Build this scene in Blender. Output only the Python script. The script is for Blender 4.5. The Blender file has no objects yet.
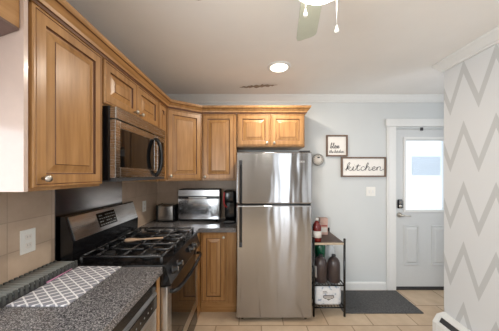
import bpy, bmesh, math, random
from mathutils import Vector, Matrix
random.seed(7)
SC = bpy.context.scene
COL = SC.collection
EYE = 1.48
PI = math.pi

# ------------------------------------------------------------------ camera
cam_d = bpy.data.cameras.new('camera'); cam = bpy.data.objects.new('camera', cam_d); COL.objects.link(cam)
cam.location = (0, 0, EYE); cam.rotation_euler = (PI/2, 0, 0)
cam_d.sensor_width = 36; cam_d.lens = 215/499*36
cam_d.shift_x = -1.5/499; cam_d.shift_y = 8.5/499
cam_d.clip_start = 0.02
SC.camera = cam
SC.view_settings.view_transform = 'Standard'
SC.view_settings.look = 'None'
SC.view_settings.gamma = 1
SC.view_settings.use_curve_mapping = False
SC.view_settings.exposure = 0.18

# ------------------------------------------------------------------ world and large lights
W = bpy.data.worlds.new('world'); SC.world = W; W.use_nodes = True
bg = W.node_tree.nodes['Background']
bg.inputs[0].default_value = (0.90, 0.95, 1.0, 1); bg.inputs[1].default_value = 2.5

def area(name, loc, rot, sx, sy, power, color, spread=180):
    d = bpy.data.lights.new(name, 'AREA'); d.shape = 'RECTANGLE'; d.size = sx; d.size_y = sy
    d.energy = power; d.color = color; d.spread = math.radians(spread)
    o = bpy.data.objects.new(name, d); COL.objects.link(o); o.location = loc; o.rotation_euler = rot
    return o
# daylight through the patio door behind the camera, and through the sink window on the left; the other two are added fills
area('patio_daylight', (1.03, -2.38, 1.15), (PI/2, 0, 0), 0.40, 1.9, 4.2, (0.86, 0.93, 1.0))
area('added_side_fill', (-1.17, -1.55, 1.5), (0, -PI/2, 0), 1.2, 1.3, 80, (0.90, 0.96, 1.0))  # unseen fill added to brighten the room, placed clear of the fridge's reflection
area('sink_window_daylight', (-1.17, 0.25, 1.38), (0, -PI/2, 0), 0.64, 0.9, 2.0, (0.88, 0.93, 1.0))
area('added_hall_fill', (3.08, 1.1, 1.5), (0, PI/2, 0), 1.2, 1.2, 20, (0.93, 0.96, 1.0))  # fill added to brighten the back door; the hall wall has no window
RECESS_W = 14.0
FAN_EMIT = 17.0
WARM = (1.0, 0.89, 0.76)

# ------------------------------------------------------------------ materials
def srgb(r, g, b):
    f = lambda c: (c/255/12.92) if c/255 <= 0.04045 else ((c/255+0.055)/1.055)**2.4
    return (f(r), f(g), f(b), 1)
def new_mat(name):
    m = bpy.data.materials.new(name); m.use_nodes = True
    nt = m.node_tree
    return m, nt, nt.nodes['Principled BSDF']
def N(nt, t, **kw):
    n = nt.nodes.new(t)
    for k, v in kw.items(): setattr(n, k, v)
    return n
def noise(nt, scale, stretch=(1, 1, 1), detail=4, rough=.55, coord='Object'):
    tc = N(nt, 'ShaderNodeTexCoord'); mp = N(nt, 'ShaderNodeMapping'); mp.inputs['Scale'].default_value = stretch
    nz = N(nt, 'ShaderNodeTexNoise'); nz.inputs['Scale'].default_value = scale
    nz.inputs['Detail'].default_value = detail; nz.inputs['Roughness'].default_value = rough
    nt.links.new(tc.outputs[coord], mp.inputs[0]); nt.links.new(mp.outputs[0], nz.inputs['Vector'])
    return nz, mp
def ramp(nt, src, stops):
    r = N(nt, 'ShaderNodeValToRGB'); e = r.color_ramp.elements
    while len(e) < len(stops): e.new(0.5)
    for i, (p, c) in enumerate(stops): e[i].position = p; e[i].color = c
    nt.links.new(src, r.inputs[0]); return r
def bump(nt, b, src, strength, dist=.01):
    bp = N(nt, 'ShaderNodeBump'); bp.inputs['Strength'].default_value = strength; bp.inputs['Distance'].default_value = dist
    nt.links.new(src, bp.inputs['Height']); nt.links.new(bp.outputs[0], b.inputs['Normal']); return bp
def plain(name, col, rough=.5, metal=0, spec=.5, var=.06, vscale=30, emit=0, coat=0):
    m, nt, b = new_mat(name)
    b.inputs['Roughness'].default_value = rough; b.inputs['Metallic'].default_value = metal
    b.inputs['Specular IOR Level'].default_value = spec; b.inputs['Coat Weight'].default_value = coat
    nz, _ = noise(nt, vscale)
    d = tuple(max(0, c*(1-var)) for c in col[:3])+(1,); l = tuple(min(1, c*(1+var)) for c in col[:3])+(1,)
    r = ramp(nt, nz.outputs[0], [(.3, d), (.7, l)])
    nt.links.new(r.outputs[0], b.inputs['Base Color'])
    if emit:
        b.inputs['Emission Color'].default_value = col; b.inputs['Emission Strength'].default_value = emit
    return m
def wood(name, dark, mid, light, rough=.34, along='Z', coat=.15):
    m, nt, b = new_mat(name)
    st = {'Z': (16, 16, 1.3), 'X': (1.3, 16, 16), 'Y': (16, 1.3, 16)}[along]
    nz, mp = noise(nt, 2.2, st, detail=6)
    oi = N(nt, 'ShaderNodeObjectInfo'); vm = N(nt, 'ShaderNodeVectorMath', operation='SCALE')
    cb = N(nt, 'ShaderNodeCombineXYZ')
    for i in range(3): nt.links.new(oi.outputs['Random'], cb.inputs[i])
    vm.inputs['Scale'].default_value = 20
    nt.links.new(cb.outputs[0], vm.inputs[0]); nt.links.new(vm.outputs[0], mp.inputs['Location'])
    r = ramp(nt, nz.outputs[0], [(.25, dark), (.5, mid), (.78, light)])
    big, _ = noise(nt, 3.5, detail=2)
    mx = N(nt, 'ShaderNodeMix', data_type='RGBA', blend_type='MULTIPLY'); mx.inputs[0].default_value = .35
    r2 = ramp(nt, big.outputs[0], [(.3, (.72, .66, .6, 1)), (.65, (1, 1, 1, 1))])
    nt.links.new(r.outputs[0], mx.inputs[6]); nt.links.new(r2.outputs[0], mx.inputs[7])
    nt.links.new(mx.outputs[2], b.inputs['Base Color'])
    b.inputs['Roughness'].default_value = rough; b.inputs['Coat Weight'].default_value = coat; b.inputs['Coat Roughness'].default_value = .25
    bump(nt, b, nz.outputs[0], .06, .004)
    return m
def steel(name, col=(.55, .55, .55, 1), rough=.28, aniso=.75, wav=0.0, horizontal=True):
    m, nt, b = new_mat(name)
    b.inputs['Metallic'].default_value = 1; b.inputs['Base Color'].default_value = col
    b.inputs['Anisotropic'].default_value = aniso; b.inputs['Anisotropic Rotation'].default_value = .25
    tg = N(nt, 'ShaderNodeTangent', direction_type='RADIAL', axis='Z'); nt.links.new(tg.outputs[0], b.inputs['Tangent'])
    nz, _ = noise(nt, 6, (1, 1, 90) if horizontal else (60, 60, 1), detail=5)
    rr = N(nt, 'ShaderNodeMapRange'); rr.inputs['To Min'].default_value = rough-.04; rr.inputs['To Max'].default_value = rough+.05
    nt.links.new(nz.outputs[0], rr.inputs[0]); nt.links.new(rr.outputs[0], b.inputs['Roughness'])
    if wav:
        wv, _ = noise(nt, 3.0, (2.6, 1, .6), detail=1)
        bump(nt, b, wv.outputs[0], wav, .02)
    return m

M = {}
HON = (srgb(146, 104, 60), srgb(171, 127, 78), srgb(191, 147, 97))
M['wood'] = wood('honey_maple', *HON)
M['wood_side'] = wood('honey_maple_crown', *HON, along='Y')
M['wood_x'] = wood('honey_maple_rail', *HON, along='X')
M['glaze'] = plain('chocolate_glaze', srgb(96, 58, 32), .45)
M['valance_shade'] = plain('brown_painted_shade', srgb(112, 90, 82), .7)  # shade under the valance put into a brown colour
M['glare_wood'] = plain('wood_paled_by_glare', srgb(206, 184, 172), .22, coat=.5, var=.02)  # window glare on the wood side panel put into a pale colour
M['steel'] = steel('brushed_steel', (.58, .575, .57, 1))
M['mw_steel'] = steel('microwave_steel', (.40, .39, .38, 1), .26)
M['steel_dark'] = steel('dark_steel_lip', (.30, .30, .30, 1))
M['fridge_steel'] = steel('fridge_steel', (.41, .41, .415, 1), .14, 1.0, .2)
M['chrome'] = plain('chrome', (.75, .75, .74, 1), .12, 1, var=.02)
M['nickel'] = plain('brushed_nickel', (.66, .63, .58, 1), .28, 1, var=.02)
M['black'] = plain('black_enamel', srgb(20, 20, 22), .18, var=.1)
M['blackgloss'] = plain('black_glass', srgb(14, 14, 15), .05, var=.05)
M['blackmatte'] = plain('cast_iron', srgb(26, 26, 27), .55, var=.2, vscale=120)
M['grate'] = plain('enamelled_cast_iron', srgb(44, 44, 46), .2, var=.2, vscale=120, coat=.3)
M['teeth'] = plain('grey_rubber_edge', srgb(84, 86, 84), .5)
M['dkgray'] = plain('dark_grey_plastic', srgb(58, 58, 60), .5)
M['ribgray'] = plain('dark_grey_silicone', srgb(138, 141, 138), .4)
M['white'] = plain('white_trim_paint', srgb(228, 228, 226), .4, var=.012)
M['plastic_white'] = plain('white_plastic', srgb(236, 234, 228), .35, var=.01)
M['greypaint'] = plain('door_grey_white_paint', srgb(208, 210, 210), .42, var=.012)
M['wallpaint'] = plain('blue_grey_wall_paint', srgb(208, 211, 211), .7, var=.015, vscale=3)
M['hallpaint'] = plain('hall_wall_paint', srgb(205, 210, 214), .7, var=.015, vscale=3)
M['rearpaint'] = plain('rear_wall_tan_paint', srgb(122, 110, 98), .7, var=.02, vscale=3)
M['ceil'] = plain('ceiling_paint', srgb(243, 240, 236), .8, var=.015, vscale=4)
M['label'] = plain('paper_label', srgb(232, 226, 218), .6, var=.03)
M['ink'] = plain('black_ink', srgb(40, 38, 40), .6)
M['key'] = plain('grey_key_print', srgb(150, 150, 148), .5)
M['frame'] = wood('sign_frame_wood', srgb(96, 78, 66), srgb(116, 95, 80), srgb(134, 112, 96), .6, coat=0)
M['signface'] = plain('sign_white_board', srgb(240, 236, 230), .6, var=.02)

def counter_mat():
    m, nt, b = new_mat('speckled_laminate')
    a, _ = noise(nt, 240, detail=2, rough=.7)
    r = ramp(nt, a.outputs[0], [(.36, srgb(44, 44, 46)), (.46, srgb(92, 92, 95)), (.54, srgb(130, 128, 128)), (.64, srgb(190, 187, 186))])
    c, _ = noise(nt, 90, detail=3)
    r2 = ramp(nt, c.outputs[0], [(.35, (.62, .60, .62, 1)), (.65, (1, .98, .96, 1))])
    mx = N(nt, 'ShaderNodeMix', data_type='RGBA', blend_type='MULTIPLY'); mx.inputs[0].default_value = .8
    nt.links.new(r.outputs[0], mx.inputs[6]); nt.links.new(r2.outputs[0], mx.inputs[7])
    nt.links.new(mx.outputs[2], b.inputs['Base Color'])
    b.inputs['Roughness'].default_value = .22; b.inputs['Coat Weight'].default_value = .2
    return m
M['counter'] = counter_mat()

def tile_mat(name, c1, c2, mortar, w, h, offs, axes, rough, msize=.006, bumpd=.25, shift=(0, 0)):
    m, nt, b = new_mat(name)
    tc = N(nt, 'ShaderNodeTexCoord'); sx = N(nt, 'ShaderNodeSeparateXYZ'); nt.links.new(tc.outputs['Object'], sx.inputs[0])
    cb = N(nt, 'ShaderNodeCombineXYZ')
    for i, ax in enumerate(axes):
        ad = N(nt, 'ShaderNodeMath', operation='ADD'); ad.inputs[1].default_value = shift[i]
        nt.links.new(sx.outputs['XYZ'.index(ax)], ad.inputs[0]); nt.links.new(ad.outputs[0], cb.inputs[i])
    br = N(nt, 'ShaderNodeTexBrick'); br.offset = offs; br.squash = 1
    br.inputs['Scale'].default_value = 1; br.inputs['Brick Width'].default_value = w; br.inputs['Row Height'].default_value = h
    br.inputs['Mortar Size'].default_value = msize; br.inputs['Mortar Smooth'].default_value = .3; br.inputs['Bias'].default_value = 0
    br.inputs['Color1'].default_value = c1; br.inputs['Color2'].default_value = c2; br.inputs['Mortar'].default_value = mortar
    nt.links.new(cb.outputs[0], br.inputs['Vector'])
    nz, _ = noise(nt, 9, detail=5)
    r = ramp(nt, nz.outputs[0], [(.3, (.80, .77, .74, 1)), (.68, (1, 1, 1, 1))])
    mx = N(nt, 'ShaderNodeMix', data_type='RGBA', blend_type='MULTIPLY'); mx.inputs[0].default_value = .75
    nt.links.new(br.outputs[0], mx.inputs[6]); nt.links.new(r.outputs[0], mx.inputs[7])
    nt.links.new(mx.outputs[2], b.inputs['Base Color']); b.inputs['Roughness'].default_value = rough
    inv = N(nt, 'ShaderNodeMath', operation='SUBTRACT'); inv.inputs[0].default_value = 1
    nt.links.new(br.outputs['Fac'], inv.inputs[1]); bump(nt, b, inv.outputs[0], bumpd, .004)
    return m
M['floor'] = tile_mat('beige_floor_tile', srgb(205, 184, 158), srgb(196, 172, 145), srgb(150, 128, 104), .44, .32, .5, 'XY', .42, shift=(.12, .14))
M['splash_l'] = tile_mat('travertine_wall_tile', srgb(204, 182, 160), srgb(190, 168, 147), srgb(180, 160, 140), .235, .152, 0, 'YZ', .38, .003, shift=(.112+.01, .128))
M['splash_b'] = tile_mat('travertine_wall_tile_far', srgb(204, 182, 160), srgb(190, 168, 147), srgb(180, 160, 140), .235, .152, 0, 'XZ', .38, .003, shift=(0, .128))

def zigzag_mat():
    m, nt, b = new_mat('grey_zigzag_on_white_wall')
    tc = N(nt, 'ShaderNodeTexCoord'); sx = N(nt, 'ShaderNodeSeparateXYZ'); nt.links.new(tc.outputs['Object'], sx.inputs[0])
    def mth(op, a, bb=None, c=None):
        n = N(nt, 'ShaderNodeMath', operation=op)
        for i, v in enumerate((a, bb, c)):
            if v is None: continue
            if isinstance(v, (int, float)): n.inputs[i].default_value = v
            else: nt.links.new(v, n.inputs[i])
        return n.outputs[0]
    P = .232
    y = mth('SUBTRACT', sx.outputs[1], 1.745-20*P)
    t = mth('PINGPONG', y, P/2)                       # 0 at a peak, P/2 at a valley
    drop = mth('MULTIPLY', t, .315/(P/2))
    s = mth('ADD', sx.outputs[2], drop)
    v = mth('SUBTRACT', 2.405+.49*4, s)               # 0 at the peak's top
    f = mth('MODULO', v, .49)
    band = mth('LESS_THAN', f, .108)
    # paint stops at the edge of the wall and below the crown
    mx = N(nt, 'ShaderNodeMix', data_type='RGBA')
    mx.inputs[6].default_value = srgb(215, 216, 217); mx.inputs[7].default_value = srgb(192, 193, 193)
    nt.links.new(band, mx.inputs[0]); nt.links.new(mx.outputs[2], b.inputs['Base Color'])
    b.inputs['Roughness'].default_value = .6
    return m
M['zigzag'] = zigzag_mat()

def lattice_mat():
    m, nt, b = new_mat('grey_white_lattice_cloth')
    tc = N(nt, 'ShaderNodeTexCoord'); sx = N(nt, 'ShaderNodeSeparateXYZ'); nt.links.new(tc.outputs['Object'], sx.inputs[0])
    def mth(op, a, bb):
        n = N(nt, 'ShaderNodeMath', operation=op)
        for i, v in enumerate((a, bb)):
            if isinstance(v, (int, float)): n.inputs[i].default_value = v
            else: nt.links.new(v, n.inputs[i])
        return n.outputs[0]
    u = mth('MULTIPLY', sx.outputs[0], 1/.062); v = mth('MULTIPLY', sx.outputs[1], 1/.045)
    l1 = mth('LESS_THAN', mth('FLOORED_MODULO', mth('ADD', u, v), 1.0), .16)
    l2 = mth('LESS_THAN', mth('FLOORED_MODULO', mth('SUBTRACT', u, v), 1.0), .24)
    ln = mth('MAXIMUM', l1, l2)
    mx = N(nt, 'ShaderNodeMix', data_type='RGBA'); mx.inputs[6].default_value = srgb(146, 146, 154); mx.inputs[7].default_value = srgb(240, 238, 240)
    nt.links.new(ln, mx.inputs[0]); nt.links.new(mx.outputs[2], b.inputs['Base Color'])
    b.inputs['Roughness'].default_value = .85
    return m
M['lattice'] = lattice_mat()
def rug_mat():
    m, nt, b = new_mat('charcoal_rug_pile')
    nz, _ = noise(nt, 70, detail=4, rough=.8)
    r = ramp(nt, nz.outputs[0], [(.3, srgb(52, 52, 53)), (.7, srgb(104, 103, 103))])
    nt.links.new(r.outputs[0], b.inputs['Base Color']); b.inputs['Roughness'].default_value = .95
    bump(nt, b, nz.outputs[0], .8, .01)
    return m
M['rug'] = rug_mat()
def clear(name, col, rough=.05, alpha=.4):
    m, nt, b = new_mat(name)
    b.inputs['Base Color'].default_value = col; b.inputs['Roughness'].default_value = rough; b.inputs['Alpha'].default_value = alpha
    return m
M['clear'] = clear('clear_plastic', (.85, .88, .9, 1), .1, .45)
M['glass'] = clear('window_glass', (.9, .95, .97, 1), .02, .12)
M['green'] = plain('green_plastic', srgb(20, 92, 64), .15, coat=.3)
M['redsauce'] = plain('red_sauce', srgb(112, 26, 22), .18, coat=.3)
M['redcap'] = plain('white_bottle_cap', srgb(225, 220, 214), .4)
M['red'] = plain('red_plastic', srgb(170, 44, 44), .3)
M['carton'] = plain('pinkish_carton', srgb(214, 178, 164), .6, var=.12, vscale=25)
M['jug'] = plain('dark_brown_jug', srgb(66, 55, 54), .3, coat=.3)
M['shelfwood'] = wood('walnut_shelf_board', srgb(70, 52, 44), srgb(92, 72, 62), srgb(110, 88, 76), .5, along='Y', coat=0)
M['shelfedge'] = plain('pale_shelf_edge', srgb(190, 172, 148), .5)
M['spoonwood'] = wood('beech_spoon', srgb(176, 146, 122), srgb(196, 166, 140), srgb(210, 184, 158), .5, along='X', coat=0)
M['pink'] = plain('pink_plastic', srgb(206, 146, 178), .4)
M['peel'] = plain('torn_paint_edge', srgb(160, 142, 126), .8, var=.3, vscale=60)
M['blade'] = plain('pale_fan_blade', srgb(192, 195, 178), .45, var=.03)
def emit_mat(name, col, s):
    m = bpy.data.materials.new(name); m.use_nodes = True; nt = m.node_tree
    nt.nodes.remove(nt.nodes['Principled BSDF'])
    e = N(nt, 'ShaderNodeEmission'); e.inputs[0].default_value = (*col, 1); e.inputs[1].default_value = s
    nt.links.new(e.outputs[0], nt.nodes['Material Output'].inputs[0]); return m
M['bowl'] = emit_mat('lit_frosted_bowl', (1.0, .925, .815), FAN_EMIT)
M['lens'] = emit_mat('lit_recessed_lens', (1.0, .88, .74), 6)
def pack_mat():
    m, nt, b = new_mat('white_blue_wrap')
    nz, _ = noise(nt, 22, detail=3)
    r = ramp(nt, nz.outputs[0], [(.32, srgb(130, 148, 172)), (.40, srgb(214, 216, 220)), (.8, srgb(238, 236, 234))])
    nt.links.new(r.outputs[0], b.inputs['Base Color']); b.inputs['Roughness'].default_value = .2
    b2, _ = noise(nt, 30, detail=2); bump(nt, b, b2.outputs[0], .5, .01)
    return m
M['pack'] = pack_mat()
def slat_mat():
    m, nt, b = new_mat('white_blind_slat')
    b.inputs['Base Color'].default_value = srgb(238, 242, 246); b.inputs['Roughness'].default_value = .5
    tr = N(nt, 'ShaderNodeBsdfTranslucent'); tr.inputs[0].default_value = (.85, .9, .95, 1)
    mx = N(nt, 'ShaderNodeMixShader'); mx.inputs[0].default_value = .6
    nt.links.new(b.outputs[0], mx.inputs[1]); nt.links.new(tr.outputs[0], mx.inputs[2])
    nt.links.new(mx.outputs[0], nt.nodes['Material Output'].inputs[0]); return m
M['slat'] = slat_mat()
M['siding'] = plain('white_siding', srgb(232, 236, 240), .6, var=.02)
M['dimglass'] = plain('dark_window_glass', srgb(100, 108, 114), .3)

# ------------------------------------------------------------------ mesh helpers
class MB:
    def __init__(s): s.bm = bmesh.new(); s.mats = []
    def mi(s, m):
        if m not in s.mats: s.mats.append(m)
        return s.mats.index(m)
    def box(s, x0, x1, y0, y1, z0, z1, m, bev=0.0, seg=2, rot=None, smooth=False):
        t = bmesh.new(); bmesh.ops.create_cube(t, size=1)
        bmesh.ops.scale(t, vec=(x1-x0, y1-y0, z1-z0), verts=t.verts)
        if bev: bmesh.ops.bevel(t, geom=t.edges[:], offset=bev, segments=seg, profile=.5, affect='EDGES')
        mt = Matrix.Translation(((x0+x1)/2, (y0+y1)/2, (z0+z1)/2))
        if rot: mt = mt @ rot
        t.transform(mt); s._add(t, m, smooth)
    def _add(s, t, m, smooth=False):
        k = s.mi(m); mp = {}
        for v in t.verts: mp[v] = s.bm.verts.new(v.co)
        for f in t.faces:
            try:
                nf = s.bm.faces.new([mp[v] for v in f.verts]); nf.material_index = k; nf.smooth = smooth
            except ValueError: pass
        t.free()
    def face(s, pts, m, smooth=False):
        f = s.bm.faces.new([s.bm.verts.new(p) for p in pts]); f.material_index = s.mi(m); f.smooth = smooth; return f
    def prism(s, poly, d0, d1, axes, m, smooth=False):
        """poly: 2d points, extruded from d0 to d1 along the third axis; axes e.g. 'xzy' = poly in x,z, extruded on y"""
        def P(a, b, d):
            r = {axes[0]: a, axes[1]: b, axes[2]: d}; return (r['x'], r['y'], r['z'])
        t = bmesh.new()
        A = [t.verts.new(P(a, b, d0)) for a, b in poly]; B = [t.verts.new(P(a, b, d1)) for a, b in poly]
        t.faces.new(A); t.faces.new(B[::-1]); n = len(poly)
        for i in range(n): t.faces.new((A[i], B[i], B[(i+1) % n], A[(i+1) % n]))
        bmesh.ops.recalc_face_normals(t, faces=t.faces); s._add(t, m, smooth)
    def tube(s, pts, r, m, n=8, cap=True):
        pts = [Vector(p) for p in pts]; k = s.mi(m); rings = []; up = Vector((0, 0, 1)); prev = None
        for i, p in enumerate(pts):
            d = ((pts[min(i+1, len(pts)-1)]-p).normalized() + (p-pts[max(i-1, 0)]).normalized())
            d = d.normalized() if d.length > 1e-6 else Vector((0, 0, 1))
            if prev is None:
                a = up if abs(d.dot(up)) < .95 else Vector((1, 0, 0)); u = d.cross(a).normalized()
            else: u = (prev - d*prev.dot(d)).normalized()
            prev = u; v = d.cross(u); rr = r[i] if isinstance(r, (list, tuple)) else r
            rings.append([s.bm.verts.new(p+(u*math.cos(2*PI*j/n)+v*math.sin(2*PI*j/n))*rr) for j in range(n)])
        for a, b in zip(rings, rings[1:]):
            for j in range(n):
                f = s.bm.faces.new((a[j], a[(j+1) % n], b[(j+1) % n], b[j])); f.material_index = k; f.smooth = True
        if cap:
            for rg in (rings[0][::-1], rings[-1]):
                f = s.bm.faces.new(rg); f.material_index = k
    def lathe(s, prof, c, m, n=24, axis=(0, 0, 1), mats=None):
        """prof: (radius, height) pairs along the axis from c"""
        q = Vector((0, 0, 1)).rotation_difference(Vector(axis)).to_matrix(); c = Vector(c); rings = []
        for r, h in prof:
            rings.append([s.bm.verts.new(c+q@Vector((r*math.cos(2*PI*j/n), r*math.sin(2*PI*j/n), h))) for j in range(n)] if r > 1e-6
                         else [s.bm.verts.new(c+q@Vector((0, 0, h)))])
        for i, (a, b) in enumerate(zip(rings, rings[1:])):
            k = s.mi(mats[i] if mats else m)
            for j in range(n):
                j2 = (j+1) % n
                vs = (a[j], a[j2], b[j2], b[j]) if len(a) > 1 and len(b) > 1 else ((a[0], b[j2], b[j]) if len(a) == 1 else (a[j], a[j2], b[0]))
                if len(a) == 1 and len(b) == 1: continue
                f = s.bm.faces.new(vs); f.material_index = k; f.smooth = True
        return s
    def raised_panel(s, origin, u, v, n, w, h, frame=.055, bev=.032, t=.02, wm=None, gm=None):
        """frame-and-raised-panel door, lower-left corner at origin"""
        wm = wm or M['wood']; gm = gm or M['glaze']
        o, u, v, n = Vector(origin), Vector(u), Vector(v), Vector(n)
        R = [(0, 0, wm), (0, t-.004, wm), (.004, t, wm), (.011, t, wm), (.0125, t-.002, gm), (.0145, t-.002, gm), (.016, t, wm), (frame, t, wm),
             (frame+.0025, t-.008, gm), (frame+.006, t-.010, gm), (frame+.010, t-.011, wm), (frame+.010+bev, t-.002, wm), (frame+.013+bev, t+.0005, gm), (None, 0, wm)]
        prev = None; first = None
        for ins, d, m in R:
            if ins is None:
                f = s.bm.faces.new(prev); f.material_index = s.mi(m); break
            ring = [s.bm.verts.new(o+u*a+v*b+n*d) for a, b in ((ins, ins), (w-ins, ins), (w-ins, h-ins), (ins, h-ins))]
            if prev:
                for i in range(4):
                    f = s.bm.faces.new((prev[i], prev[(i+1) % 4], ring[(i+1) % 4], ring[i])); f.material_index = s.mi(m)
            else: first = ring
            prev = ring
        f = s.bm.faces.new(first[::-1]); f.material_index = s.mi(wm)
    def sweep(s, path, prof, m, out=1, mats=None):
        """profile (offset, z) swept along a 2-D path with mitres; offset to the right of travel times out"""
        n = len(path); P = [Vector(p) for p in path]; rings = []
        for i in range(n):
            ds = []
            if i > 0: ds.append((P[i]-P[i-1]).normalized())
            if i < n-1: ds.append((P[i+1]-P[i]).normalized())
            nr = [Vector((d.y, -d.x)) for d in ds]
            k = sum(nr, Vector((0, 0)))/len(nr); k = k/(k.length_squared) if k.length > 1e-6 else nr[0]
            rings.append([s.bm.verts.new((P[i].x+k.x*o*out, P[i].y+k.y*o*out, z)) for o, z in prof])
        q = len(prof)
        for a, b in zip(rings, rings[1:]):
            for j in range(q):
                mm = mats[j] if mats else m
                f = s.bm.faces.new((a[j], a[(j+1) % q], b[(j+1) % q], b[j])); f.material_index = s.mi(mm)
        for rg in (rings[0][::-1], rings[-1]):
            f = s.bm.faces.new(rg); f.material_index = s.mi(mats[0] if mats else m)
ROOT = {}
def world_loc(o):
    v = Vector(o.location); 
    while o.parent: o = o.parent; v += Vector(o.location)
    return v
def obj(name, mb, parent=None, origin=None, label=None):
    bmesh.ops.recalc_face_normals(mb.bm, faces=mb.bm.faces)
    base = world_loc(parent) if parent else Vector(origin or (0, 0, 0))
    mb.bm.transform(Matrix.Translation(-base))
    me = bpy.data.meshes.new(name); mb.bm.to_mesh(me); mb.bm.free()
    for m in mb.mats: me.materials.append(m)
    o = bpy.data.objects.new(name, me); COL.objects.link(o)
    if parent: o.parent = parent
    else: o.location = base
    if label: o['label'] = label
    return o
def thing(name, label, cat, loc=(0, 0, 0), group=None):
    o = bpy.data.objects.new(name, None); o.empty_display_size = .05; COL.objects.link(o); o.location = loc
    o['label'] = label; o['category'] = cat
    if group: o['group'] = group
    return o
def tag(o, label, cat, group=None):
    o['label'] = label; o['category'] = cat
    if group: o['group'] = group
    return o
def struct(name, mb, parent=None):
    o = obj(name, mb, parent)
    if not parent: o['kind'] = 'structure'
    return o
def sbox(name, *a, **k):
    mb = MB(); mb.box(*a, **k); return struct(name, mb)
def pbox(name, parent, *a, label=None, **k):
    mb = MB(); mb.box(*a, **k); return obj(name, mb, parent, label=label)
def catmull(pts, n=6):
    P = [Vector(p) for p in pts]; out = []
    for i in range(len(P)-1):
        a, b, c, d = P[max(i-1, 0)], P[i], P[i+1], P[min(i+2, len(P)-1)]
        for k in range(n):
            t = k/n
            out.append(.5*((2*b)+(c-a)*t+(2*a-5*b+4*c-d)*t*t+(3*b-a-3*c+d)*t**3))
    out.append(P[-1]); return out

# ------------------------------------------------------------------ room shell
XL, YB, ZC = -1.20, 2.75, 2.478
XP, YP = 1.725, 1.922
XR, YR = 3.1, -2.5
DX0, DX1, DZ1 = 1.855, 2.615, 2.055     # back door opening
sbox('floor', XL-.12, XR+.1, YR-.1, YB+.12, -.08, 0, M['floor'])
sbox('ceiling', XL-.12, XR+.1, YR-.1, YB+.12, ZC, ZC+.08, M['ceil'])
mb = MB()
mb.box(XL-.12, DX0-.004, YB, YB+.12, 0, ZC, M['wallpaint'])
mb.box(DX1+.004, XR+.1, YB, YB+.12, 0, ZC, M['wallpaint'])
mb.box(DX0-.004, DX1+.004, YB, YB+.12, DZ1+.004, ZC, M['wallpaint'])
struct('wall_back', mb)
mb = MB()                                             # left wall with the sink window's opening
wy0, wy1, wz0, wz1 = -.22, .72, 1.04, 1.72
for y0, y1, z0, z1 in ((YR, -2.15, 0, ZC), (-.95, wy0, 0, ZC), (-2.15, -.95, 0, .85), (-2.15, -.95, 2.15, ZC)): mb.box(XL-.12, XL, y0, y1, z0, z1, M['wallpaint'])  # the rear opening is added for the unseen side fill
mb.box(XL-.12, XL, wy1, YB, 0, ZC, M['wallpaint'])
mb.box(XL-.12, XL, wy0, wy1, 0, wz0, M['wallpaint']); mb.box(XL-.12, XL, wy0, wy1, wz1, ZC, M['wallpaint'])
struct('wall_left', mb)
mb = MB()                                             # wall behind the camera with patio door and window openings
for x0, x1, z0, z1 in ((XL-.12, .72, 0, ZC), (1.34, XR+.1, 0, ZC), (.72, 1.34, 2.15, ZC)):
    mb.box(x0, x1, YR-.1, YR, z0, z1, M['rearpaint'])
struct('wall_rear', mb)
sbox('wall_right', XP, XP+.12, YR, YP, 0, ZC, M['zigzag'])
sbox('wall_hall', XR, XR+.1, YR, YB, 0, ZC, M['hallpaint'])

# crown on the back wall and round the end of the zigzag wall
ch = .085
cprof = [(0, ZC-ch), (.012, ZC-ch), (.014, ZC-ch+.012), (.024, ZC-ch+.018), (.046, ZC-.034), (.056, ZC-.022), (.060, ZC-.016), (.062, ZC-.0005), (0, ZC-.0005)]
mb = MB(); mb.sweep([(XL, YB), (XR, YB)], cprof, M['white']); struct('trim_1', mb)
mb = MB(); mb.sweep([(XP+.12, YR+.02), (XP+.12, YP), (XP, YP), (XP, YR+.02)], cprof, M['white']); struct('trim_2', mb)
# baseboard on the back wall
bprof = [(0, 0), (.014, 0), (.014, .085), (.008, .1), (0, .1)]
mb = MB(); mb.sweep([(.0, YB), (1.725, YB)], bprof, M['white']); struct('baseboard_back', mb)
mb = MB(); mb.sweep([(2.76, YB), (XR, YB)], bprof, M['white']); struct('baseboard_hall', mb)
# door casing
mb = MB()
cw = .125
mb.box(DX0-cw, DX0-.008, YB-.018, YB, 0, DZ1+.03, M['white'], bev=.004)
mb.box(DX1+.008, DX1+cw, YB-.018, YB, 0, DZ1+.03, M['white'], bev=.004)
mb.box(DX0-cw-.012, DX1+cw+.012, YB-.028, YB, DZ1+.03, DZ1+.125, M['white'], bev=.004)
mb.box(DX0-cw-.02, DX0+.02, YB-.034, YB-.02, DZ1+.035, DZ1+.12, M['white'], bev=.003)
mb.box(DX0-cw+.02, DX0-cw+.034, YB-.024, YB-.016, .1, DZ1+.02, M['white'])
struct('trim_3', mb)

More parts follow.
